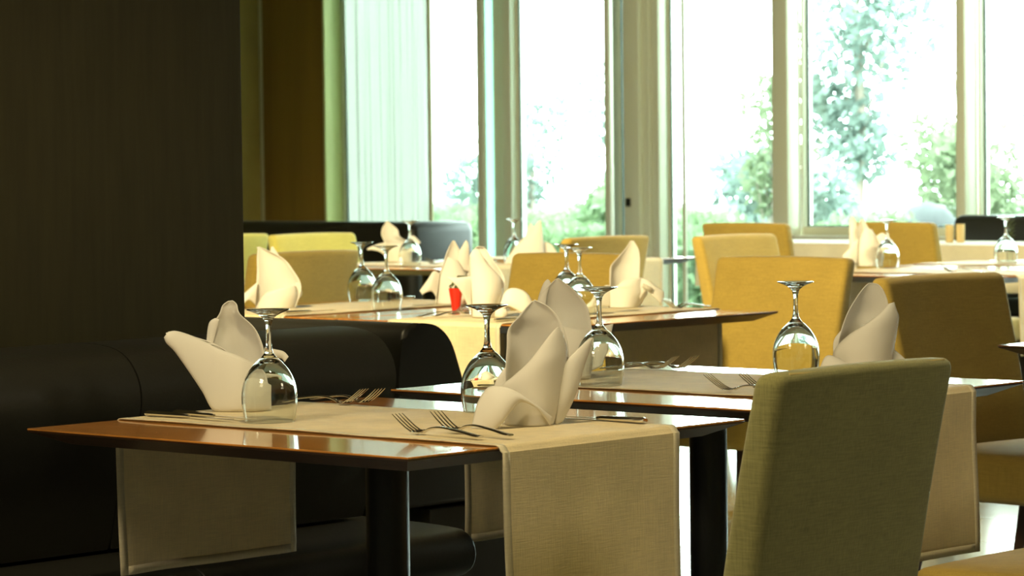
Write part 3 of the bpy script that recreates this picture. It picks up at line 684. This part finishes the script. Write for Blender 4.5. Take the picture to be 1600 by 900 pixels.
# 8 middle pair, far right
napkin('cream-lit napkin with a care label on its right flap, middle table', (-5.875, 7.03, ZR), 520, [
    [(-24, 0, 22, 0, 0, 0, -20), (-24, 46, 22, 44, 0, 0, -18), (-22, 64, 23, 66, 2, 2, -14), (-10, 78, 23, 78, 6, 4, -8), (2, 92, 21, 90, 8, 6, -4), (9, 103, 14, 103, 10, 10, 0)],
    [(-26, 0, 22, 0, 0, 0, 22), (-27, 20, 28, 12, 0, 0, 22), (-26, 32, 34, 22, -2, -2, 20), (-14, 34, 30, 34, -14, -6, 12), (-4, 42, 26, 44, -14, -10, 6), (8, 45, 22, 46, -14, -12, 1)],
    [(20, 46, 22, 12, -10, -12, 4), (34, 43, 32, 26, -12, -16, 3), (48, 32, 42, 18, -12, -18, 3), (58, 25, 52, 8, -10, -16, 2), (60, 16, 56, 7, -10, -14, 0)],
    [(-24, 34, -25, 2, -4, -6, 2), (-32, 34, -34, 2, -8, -10, 3), (-42, 20, -42, 2, -10, -12, 3), (-56, 8, -56, 2, -10, -12, 1), (-70, 2, -70, 1, -8, -9, 0)],
], care=[(27, -20, 38), (42, -22, 30), (40, -22, 23), (25, -20, 31)])
# 9 far left table
napkin('leaf-shaped napkin before the far left black bench', (-9.50, 9.80, ZR), 361, [
    [(-18, 0, 22, 0, 0, 0, -14), (-22, 30, 20, 28, 0, 0, -12), (-27, 44, 3, 40, 2, 2, -8), (-26, 54, -1, 52, 4, 4, -5), (-22, 61, -10, 60, 6, 6, -2), (-19, 66, -17, 66, 6, 6, 0)],
    [(-18, 0, 22, 0, 0, 0, 14), (-20, 20, 22, 18, 0, 0, 14), (-22, 30, 20, 30, 0, 0, 8)],
    [(-18, 32, -18, 6, -2, -6, 3), (-30, 30, -28, 16, -4, -8, 3), (-44, 25, -40, 20, -6, -8, 1), (-50, 22, -49, 20, -6, -7, 0)],
    [(14, 34, 16, 18, 0, -4, 2), (24, 42, 24, 28, 0, -6, 2), (36, 31, 33, 28, -2, -5, 0)],
])
# 10 far table beside the door frame
napkin('wide triangular napkin beside the door frame', (-8.84, 9.93, ZR), 363, [
    [(-32, 0, 22, 0, 0, 0, -12), (-20, 28, 22, 26, 0, 0, -10), (2, 48, 22, 46, 2, 2, -6), (16, 66, 19, 67, 4, 4, 0)],
    [(-38, 0, -20, 0, 0, -10, 2), (-30, 14, 12, 1, -4, -14, 8), (-20, 28, 24, 4, -4, -10, 10), (-8, 40, 24, 20, -2, -6, 8), (4, 52, 22, 44, 0, -2, 4), (17, 66, 19, 67, 2, 2, 0)],
    [(-6, 44, 12, 50, 8, 6, 1), (0, 56, 8, 56, 8, 8, 1), (2, 62, 4, 62, 8, 8, 0)],
    [(20, 8, 24, 34, 2, 4, 2), (34, 4, 36, 28, 2, 4, 2), (46, 4, 44, 16, 2, 2, 0)],
])
# 11 far right table
napkin('two-peaked napkin before the farthest right mustard chair', (-7.21, 10.16, ZR), 388, [
    [(-20, 0, 20, 0, 0, 0, -14), (-20, 34, 14, 32, 0, 0, -12), (-18, 58, 2, 56, 2, 2, -6), (-12, 73, -8, 74, 4, 4, 0)],
    [(-30, 30, -18, 6, 2, -4, 2), (-30, 54, -20, 46, 4, 2, 3), (-29, 70, -18, 66, 6, 6, 2), (-26, 78, -24, 78, 6, 6, 0)],
    [(-19, 0, 20, 0, 0, 0, 14), (-21, 22, 22, 20, -2, 0, 14), (-14, 44, 16, 38, -2, 0, 10), (-6, 60, 4, 58, 0, 0, 3)],
    [(-18, 44, -20, 4, -6, -8, 3), (-32, 28, -32, 6, -8, -10, 3), (-42, 18, -42, 14, -8, -9, 0)],
    [(10, 46, 16, 26, 0, -2, 2), (22, 52, 26, 34, 2, -2, 3), (34, 42, 34, 34, 2, 0, 1), (37, 40, 37, 38, 2, 2, 0)],
])
napkin('napkin sliver at the right frame edge beside the rightmost glass', (-6.50, 10.30, ZR), 400, [
    [(-16, 0, 20, 0, 0, 0, -14), (-16, 34, 18, 32, 0, 0, -12), (-10, 54, 10, 54, 2, 2, -6), (0, 70, 2, 70, 4, 4, 0)],
    [(-16, 0, 20, 0, 0, 0, 14), (-17, 26, 20, 26, 0, 0, 14), (-10, 46, 12, 44, 0, 0, 6)],
])

# ------------------------------------------------------------------ cutlery
def make_fork():
    t = thing('fork', '', 'fork', group='forks on the tables')
    bm = bmesh.new()
    tube(bm, catmull([(-.1, 0, .004), (-.085, 0, .005), (-.05, 0, .010), (-.01, 0, .0135), (.015, 0, .011), (.03, 0, .005)], 4),
         [(.0055, .002)] * 1 + [(.0075, .0022)] * 5 + [(.0068, .002)] * 4 + [(.0050, .0019)] * 5 + [(.0038, .0019)] * 6, 10)
    link('handle', bm, 'steel', t)
    bm = bmesh.new(); rows = []
    for x, w, z in catmull([(.026, .0040, .0065), (.034, .008, .0035), (.044, .0118, .0030), (.054, .0125, .0045)], 4):
        rows.append([(x, w * q, z + .0015 * abs(q) ** 2) for q in (-1, -.66, -.33, 0, .33, .66, 1)])
    for off in (0, .0016):
        g = [[bm.verts.new((p[0], p[1], p[2] + off)) for p in r] for r in rows]
        for a, b in zip(g, g[1:]):
            for i in range(6): bm.faces.new((a[i], a[i + 1], b[i + 1], b[i]))
    for q in (-.84, -.28, .28, .84):
        y = q * .0135
        tube(bm, [(.050, y, .0050), (.064, y, .0115), (.078, y, .0200), (.094, y, .0310)], [.0016, .0013, .0012, .0006], 6)
    link('head', bm, 'steel', t)
    return t
def make_knife():
    t = thing('knife', '', 'knife', group='knives on the tables')
    bm = bmesh.new(); tube(bm, [(-.105, 0, .004), (-.10, 0, .0045), (-.06, 0, .0045), (-.01, 0, .0042), (0, 0, .0035)], [(.007, .004), (.0095, .005), (.0088, .0048), (.007, .004), (.004, .003)], 12); link('handle', bm, 'steel', t)
    bm = bmesh.new()
    pr = [(-.002, -.004), (.03, -.007), (.08, -.0085), (.10, -.006), (.108, 0), (.108, .002), (.0, .004)]
    for z in (.0025,):
        a = [bm.verts.new((x, y, z)) for x, y in pr]; b = [bm.verts.new((x, y, z + .0014)) for x, y in pr]
    bm.faces.new(a[::-1]); bm.faces.new(b)
    for i in range(len(pr)): bm.faces.new((a[i], a[(i + 1) % len(pr)], b[(i + 1) % len(pr)], b[i]))
    link('blade', bm, 'steel', t)
    return t
fk = make_fork(); kn = make_knife()
def place(root, first, a, b, z, ang, label, gr):
    if first: root.location = (a, b, z); root.rotation_euler = (0, 0, ang); root['label'] = label; return root
    return dup(root, (a, b, z), ang, label)
ZF = ZR + .0008
# ang = direction the tines / blade point to
place(fk, 1, -3.365, 3.555, ZF, R(180 - 3), 'left fork of the two crossing in front on the nearest table', 0)
place(fk, 0, -3.330, 3.598, ZF + .002, R(180 - 9), 'right fork of the two in front on the nearest table', 0)
place(fk, 0, -3.985, 3.915, ZF, R(4), 'left fork of the pair near the banquette, tines raised right', 0)
place(fk, 0, -3.945, 3.93, ZF + .002, R(-5), 'right fork of the pair near the banquette, tines raised', 0)
place(fk, 0, -3.505, 4.55, ZF, R(180 + 4), 'left fork of the two just left of the olive chair', 0)
place(fk, 0, -3.465, 4.59, ZF + .002, R(180 - 4), 'right fork of the two touching the olive chair outline', 0)
place(fk, 0, -4.08, 4.925, ZF, R(4), 'left fork of the pair behind, right of the middle upturned glass', 0)
place(fk, 0, -4.035, 4.945, ZF + .002, R(-4), 'right fork of the pair behind, right of the middle upturned glass', 0)
place(fk, 0, -5.985, 6.35, ZF, R(88), 'fork lying left of the red vase foot', 0)
place(fk, 0, -5.95, 6.37, ZF + .002, R(94), 'fork lying under the cream cup', 0)
place(fk, 0, -5.63, 7.02, ZF, R(-92), 'left fork beside the napkin with the care label', 0)
place(fk, 0, -5.66, 7.04, ZF + .002, R(-86), 'right fork beside the napkin with the care label', 0)
place(fk, 0, -6.46, 9.70, ZF, R(180), 'fork on the far right table before the glass', 0)
place(kn, 1, -3.96, 3.56, ZF, R(2), 'near knife of the two at the left end of the nearest table', 0)
place(kn, 0, -3.935, 3.595, ZF, R(-3), 'rear knife of the two at the left end of the nearest table', 0)
place(kn, 0, -3.345, 3.925, ZF, R(180), 'knife right of the largest napkin on the runner edge', 0)
place(kn, 0, -4.09, 4.545, ZF, R(0), 'knife just left of the glass beside the largest napkin', 0)
place(kn, 0, -5.66, 6.32, ZF, R(90), 'knife on the brown corner beside the tall cream-lit napkin', 0)
place(kn, 0, -6.50, 6.33, ZF, R(90), 'near knife by the left pair of glasses', 0)
place(kn, 0, -6.86, 7.04, ZF, R(-90), 'knife lying behind the left pair of glasses', 0)
place(kn, 0, -7.0, 9.95 - .2, ZF, R(0), 'knife at left of the far right table', 0)
place(kn, 0, -9.05, 9.83, ZF, R(180), 'knife on the far left table behind the leaf-shaped napkin', 0)
place(fk, 0, -9.0, 9.55, ZF, R(180), 'fork on the far left table before the black bench', 0)
place(fk, 0, -8.53, 7.80, ZF, R(180), 'fork on the table just beyond the dark wall edge', 0)

# ------------------------------------------------------------------ small table things
vz = thing('bud_vase', 'small tapered red vase with a drooping twig on the middle table', 'vase', (-6.165, 6.60, ZT))
bm = bmesh.new(); lathe(bm, [(0, 0), (.0105, 0), (.0125, .01), (.0165, .040), (.0215, .071), (.0220, .0725), (.0205, .0725), (.0150, .04), (.010, .01), (0, .01)], 32); link('vessel', bm, 'red', vz)
bm = bmesh.new(); cx_ = .004
tube(bm, [(0, 0, .012), (.008, .003, .06), (.010, .008, .085), (.002, .008, .098), (-.012, .006, .100)], [.0015, .0015, .0012, .001, .001], 6); link('twig', bm, 'leafdark', vz)
bm = bmesh.new()
for i in range(9):
    an = i * 2.4; c = Vector((-.010 + .010 * math.cos(an), .006 + .006 * math.sin(an), .094 - .0022 * i))
    tube(bm, [c, c + Vector((.006 * math.cos(an), .004 * math.sin(an), -.006)), c + Vector((.010 * math.cos(an), .006 * math.sin(an), -.013))], [.0014, .0065, .0006], 5, flat=.35)
for dx in (-.004, .006, .016, .026):
    c = Vector((dx, .01, .1)); tube(bm, [c, c + Vector((.006, .0, .008)), c + Vector((.016, 0, .005))], [.001, .006, .0006], 5, flat=.4)
link('leaves', bm, 'leafdark', vz)
def cup(label, loc, r, h, group=None):
    t = thing('ribbed_tumbler', label, 'tumbler', loc, 0, group)
    bm = bmesh.new(); n = 48; rows = []
    for rr, z in [(r * .9, 0), (r * .93, .004), (r * .97, h * .5), (r, h), (r * .9, h), (r * .86, h * .5), (r * .84, .006)]:
        rows.append([bm.verts.new(((rr + .0012 * math.cos(k_ * 2 * math.pi / 4)) * math.cos(2 * math.pi * k_ / n), (rr + .0012 * math.cos(k_ * 2 * math.pi / 4)) * math.sin(2 * math.pi * k_ / n), z)) for k_ in range(n)])
    for a, b in zip(rows, rows[1:]):
        for k_ in range(n): bm.faces.new((a[k_], a[(k_ + 1) % n], b[(k_ + 1) % n], b[k_]))
    bm.faces.new(rows[0][::-1]); bm.faces.new(rows[-1]); link('body', bm, 'cream', t)
    bm = bmesh.new(); tube(bm, [(r * .99 * math.cos(a_ * math.pi / 16), r * .99 * math.sin(a_ * math.pi / 16), h) for a_ in range(33)], .0018, 6); link('rim', bm, 'cream', t)
    return t
cup('cream ribbed cup standing right of the red vase', (-6.14, 6.675, ZT), .023, .086)
cup('left of the two cream tumblers on the window table', (-8.83, 13.15, .7545), .020, .090)
cup('right of the two cream tumblers on the window table', (-8.79, 13.19, .7545), .021, .093)
pv = thing('potted_sprig', 'small green sprig in a clear vase near the rightmost glass', 'plant', (-6.98, 10.84, ZR))
bm = bmesh.new(); lathe(bm, [(0, 0), (.014, 0), (.014, .05), (.012, .05), (.012, .004), (0, .004)], 20); link('vase', bm, 'glass', pv)
bm = bmesh.new(); tube(bm, [(0, 0, .006), (.003, 0, .08), (-.004, 0, .17)], .0012, 5); link('stem', bm, 'leafdark', pv)
bm = bmesh.new()
for i in range(26):
    an = i * 2.4; c = Vector((0, 0, .09 + .0035 * i)); d = Vector((math.cos(an), math.sin(an), .5)); tube(bm, [c, c + d * .014, c + d * .026], [.001, .005, .0006], 5, flat=.3)
link('leaves', bm, 'leafdark', pv)

# ------------------------------------------------------------------ garden outside
struct(boxo('ground_terrace', -40, 20, 14.96, 17.5, -.14, -.04, 'path'))
tag(boxo('lawn', -60, 30, 17.51, 22.5, -.14, -.04, 'grass'), 'pale sunlit lawn beyond the hedge outside the windows', 'lawn')
struct(boxo('ground_path', -70, 30, 22.51, 25.0, -.14, -.04, 'path'))
tag(boxo('far_lawn', -80, 30, 25.01, 70, -.14, -.04, 'grass'), 'washed out lawn in the distance beyond the garden path', 'lawn')
def leaves(bm, n, fn, size, rnd):
    for _ in range(n):
        c, out = fn(rnd); s = size * rnd.uniform(.6, 1.3)
        d = Vector((rnd.gauss(0, 1), rnd.gauss(0, 1), rnd.gauss(0, 1))).normalized(); d = (d + out * .8).normalized()
        e = d.cross(Vector((rnd.gauss(0, 1), rnd.gauss(0, 1), rnd.gauss(0, 1)))).normalized() * s * .3
        p = Vector(c); bm.faces.new([bm.verts.new(q) for q in (p, p + d * s * .5 + e, p + d * s, p + d * s * .5 - e)])
    for v in bm.verts: v.co.z = max(v.co.z, .012)
def hedge(label, x0, x1, y0, y1, h, n, mat='leaf', seed=1):
    rnd = random.Random(seed); bm = bmesh.new()
    def fn(r):
        x = r.uniform(x0, x1); f = r.random()
        hh = h * (1 + .08 * math.sin(x * 3.1) + .05 * math.sin(x * 7.7))
        if f < .55: return (x, y0 + r.uniform(-.04, .06), r.uniform(0, hh)), Vector((0, -1, .2))
        return (x, r.uniform(y0, y1), hh + r.uniform(-.06, .05)), Vector((0, 0, 1))
    leaves(bm, n, fn, .075, rnd); box(bm, x0, x1, y0 + .1, y1 - .05, -.039, h * .86)
    o = link('hedge', bm, mat, smooth=False); return tag(o, label, 'hedge')
hedge('clipped green hedge outside the sliding doors at left', -17.5, -11.9, 16.5, 17.4, .66, 12000, seed=1)
hedge('clipped green hedge outside below the window right of the doors', -11.8, -6.5, 16.5, 17.4, .60, 10000, seed=2)
hedge('pale hedge row further back across the lawn at left', -27, -16.5, 23.2, 24.2, .62, 9000, 'leaf_y', seed=3)
hedge('pale hedge row behind the rocks at right', -15.9, -2, 26.2, 27.2, .80, 8000, 'leaf_y', seed=4)
def tree(name, label, x, y, h, rad, n, mat, seed, z0=.3, z1=1.0, size=.12, cat='tree', lean=0):
    """a crown of several leafy clumps spread from z0*h to z1*h on branches from one trunk"""
    rnd = random.Random(seed); t = thing(name, label, cat, (x, y, -.04))
    bm = bmesh.new(); top = Vector((lean + rnd.uniform(-.1, .1), rnd.uniform(-.2, .2), h * .85))
    tube(bm, [(0, 0, 0), top * .45 + Vector((.08, 0, 0)), top], [h * .016 + .015, h * .010 + .01, .012], 8)
    blobs = []
    for i in range(12):
        an = rnd.uniform(0, 6.28); f = (i + .5) / 12; z = h * (z0 + (z1 - z0) * f); wd = math.sin(math.pi * (.2 + .7 * (1 - f))) 
        rr = rad * rnd.uniform(.1, .75) * wd
        c = Vector((rr * math.cos(an) + lean * f, rr * math.sin(an), max(.3 * rad, z))); blobs.append((c, rad * rnd.uniform(.28, .5) * (.5 + .5 * wd)))
        tube(bm, [top * min(.95, max(.1, f * .7)), c], [.018, .005], 5)
    link('trunk', bm, 'bark', t)
    bm = bmesh.new()
    def fn(r):
        c, b = r.choice(blobs); v = Vector((r.gauss(0, 1), r.gauss(0, 1), r.gauss(0, 1))).normalized(); q = c + v * b * r.random() ** .5; q.z = max(.05, q.z); return q, v
    leaves(bm, n, fn, size, rnd); link('crown', bm, mat, t, smooth=False); return t
tree('broadleaf_tree', 'tall blue-green tree seen through the window right of the beige post', -18.05, 25.2, 4.3, 1.2, 4200, 'leaf_b', 11, z0=.28)
tree('broadleaf_tree', 'slender tree at the right edge of the glass door, before the beige post', -15.15, 20.0, 2.0, .42, 1100, 'leaf_y', 12, z0=.4, size=.08)
tree('broadleaf_tree', 'pale distant tree in the left door pane', -27.6, 31.0, 2.1, .9, 900, 'leaf_b', 13, z0=.3)
tree('broadleaf_tree', 'pale distant tree left of the slim door mullion', -27.0, 32.3, 2.7, .9, 900, 'leaf_b', 14, z0=.3)
tree('sapling', 'thin young tree seen through the rightmost window', -13.6, 21.6, 1.9, .6, 220, 'leaf_b', 15, size=.09, z0=.5)
tree('sapling', 'thin bare sapling left of the rightmost window post', -16.6, 25.0, 2.7, .7, 160, 'leaf_b', 16, size=.09, z0=.5)
tree('shrub', 'round shrub low in the right door pane', -18.0, 21.6, .95, .55, 1300, 'leaf', 17, z0=.2, cat='shrub')
tree('shrub', 'pale shrub below the tall blue-green tree', -16.45, 21.8, 1.2, .75, 2600, 'leaf_b', 18, z0=.2, cat='shrub')
tree('shrub', 'rounded pale grassy shrub in the window left of the rightmost post', -15.75, 23.9, 1.35, .9, 5200, 'leaf_y', 19, z0=.15, size=.10, cat='shrub')
tree('shrub', 'pale green shrub low behind the left door pane', -24.6, 27.0, 1.1, .9, 1500, 'leaf_b', 20, z0=.2, cat='shrub')
def palm(label, x, y, h, seed, mat):
    rnd = random.Random(seed); t = thing('fan_palm', label, 'palm', (x, y, -.04))
    bm = bmesh.new(); tube(bm, [(0, 0, 0), (0, 0, h * .3)], [.07, .05], 8); link('trunk', bm, 'bark', t)
    bm = bmesh.new()
    for i in range(34):
        an = rnd.uniform(0, 6.28); el = rnd.uniform(.2, 1.3); L_ = h * rnd.uniform(.6, .9)
        d = Vector((math.cos(an) * math.cos(el), math.sin(an) * math.cos(el), math.sin(el))); e = Vector((-math.sin(an), math.cos(an), 0))
        p = Vector((0, 0, h * .3)); pts = [p, p + d * L_ * .4, p + d * L_ * .75 - Vector((0, 0, .03)), p + d * L_ - Vector((0, 0, .14 * L_))]
        for a, b, w0, w1 in zip(pts, pts[1:], (.012, .022, .016), (.022, .016, .002)):
            bm.faces.new([bm.verts.new(q) for q in (a - e * w0, a + e * w0, b + e * w1, b - e * w1)])
    link('fronds', bm, mat, t, smooth=False)
palm('spiky palm low at the right edge of the glass door', -14.75, 18.7, .8, 31, 'leaf_y')
palm('spiky palm beside the rocks under the tall tree', -15.2, 21.3, .85, 32, 'leaf_b')
def rock(label, x, y, r, seed):
    rnd = random.Random(seed); bm = bmesh.new(); bmesh.ops.create_icosphere(bm, subdivisions=3, radius=1)
    ph = [rnd.uniform(0, 6) for _ in range(6)]
    for v in bm.verts:
        c = v.co; k_ = 1 + .14 * math.sin(c.x * 3 + ph[0]) + .12 * math.sin(c.y * 4 + ph[1]) + .1 * math.sin(c.z * 5 + ph[2])
        v.co = Vector((c.x * 1.15, c.y * .9, c.z * 1.0)) * k_ * r
    tag(link('garden_rock', bm, 'rock', loc=(x, y, r * .95)), label, 'rock', 'rocks in the garden bed')
rock('garden rock at left of the three seen under the tall tree', -14.55, 20.45, .34, 1)
rock('garden rock in the middle of the three under the tall tree', -14.1, 19.7, .37, 2)
rock('garden rock at right of the three, beside the grassy shrub', -14.0, 20.6, .38, 3)
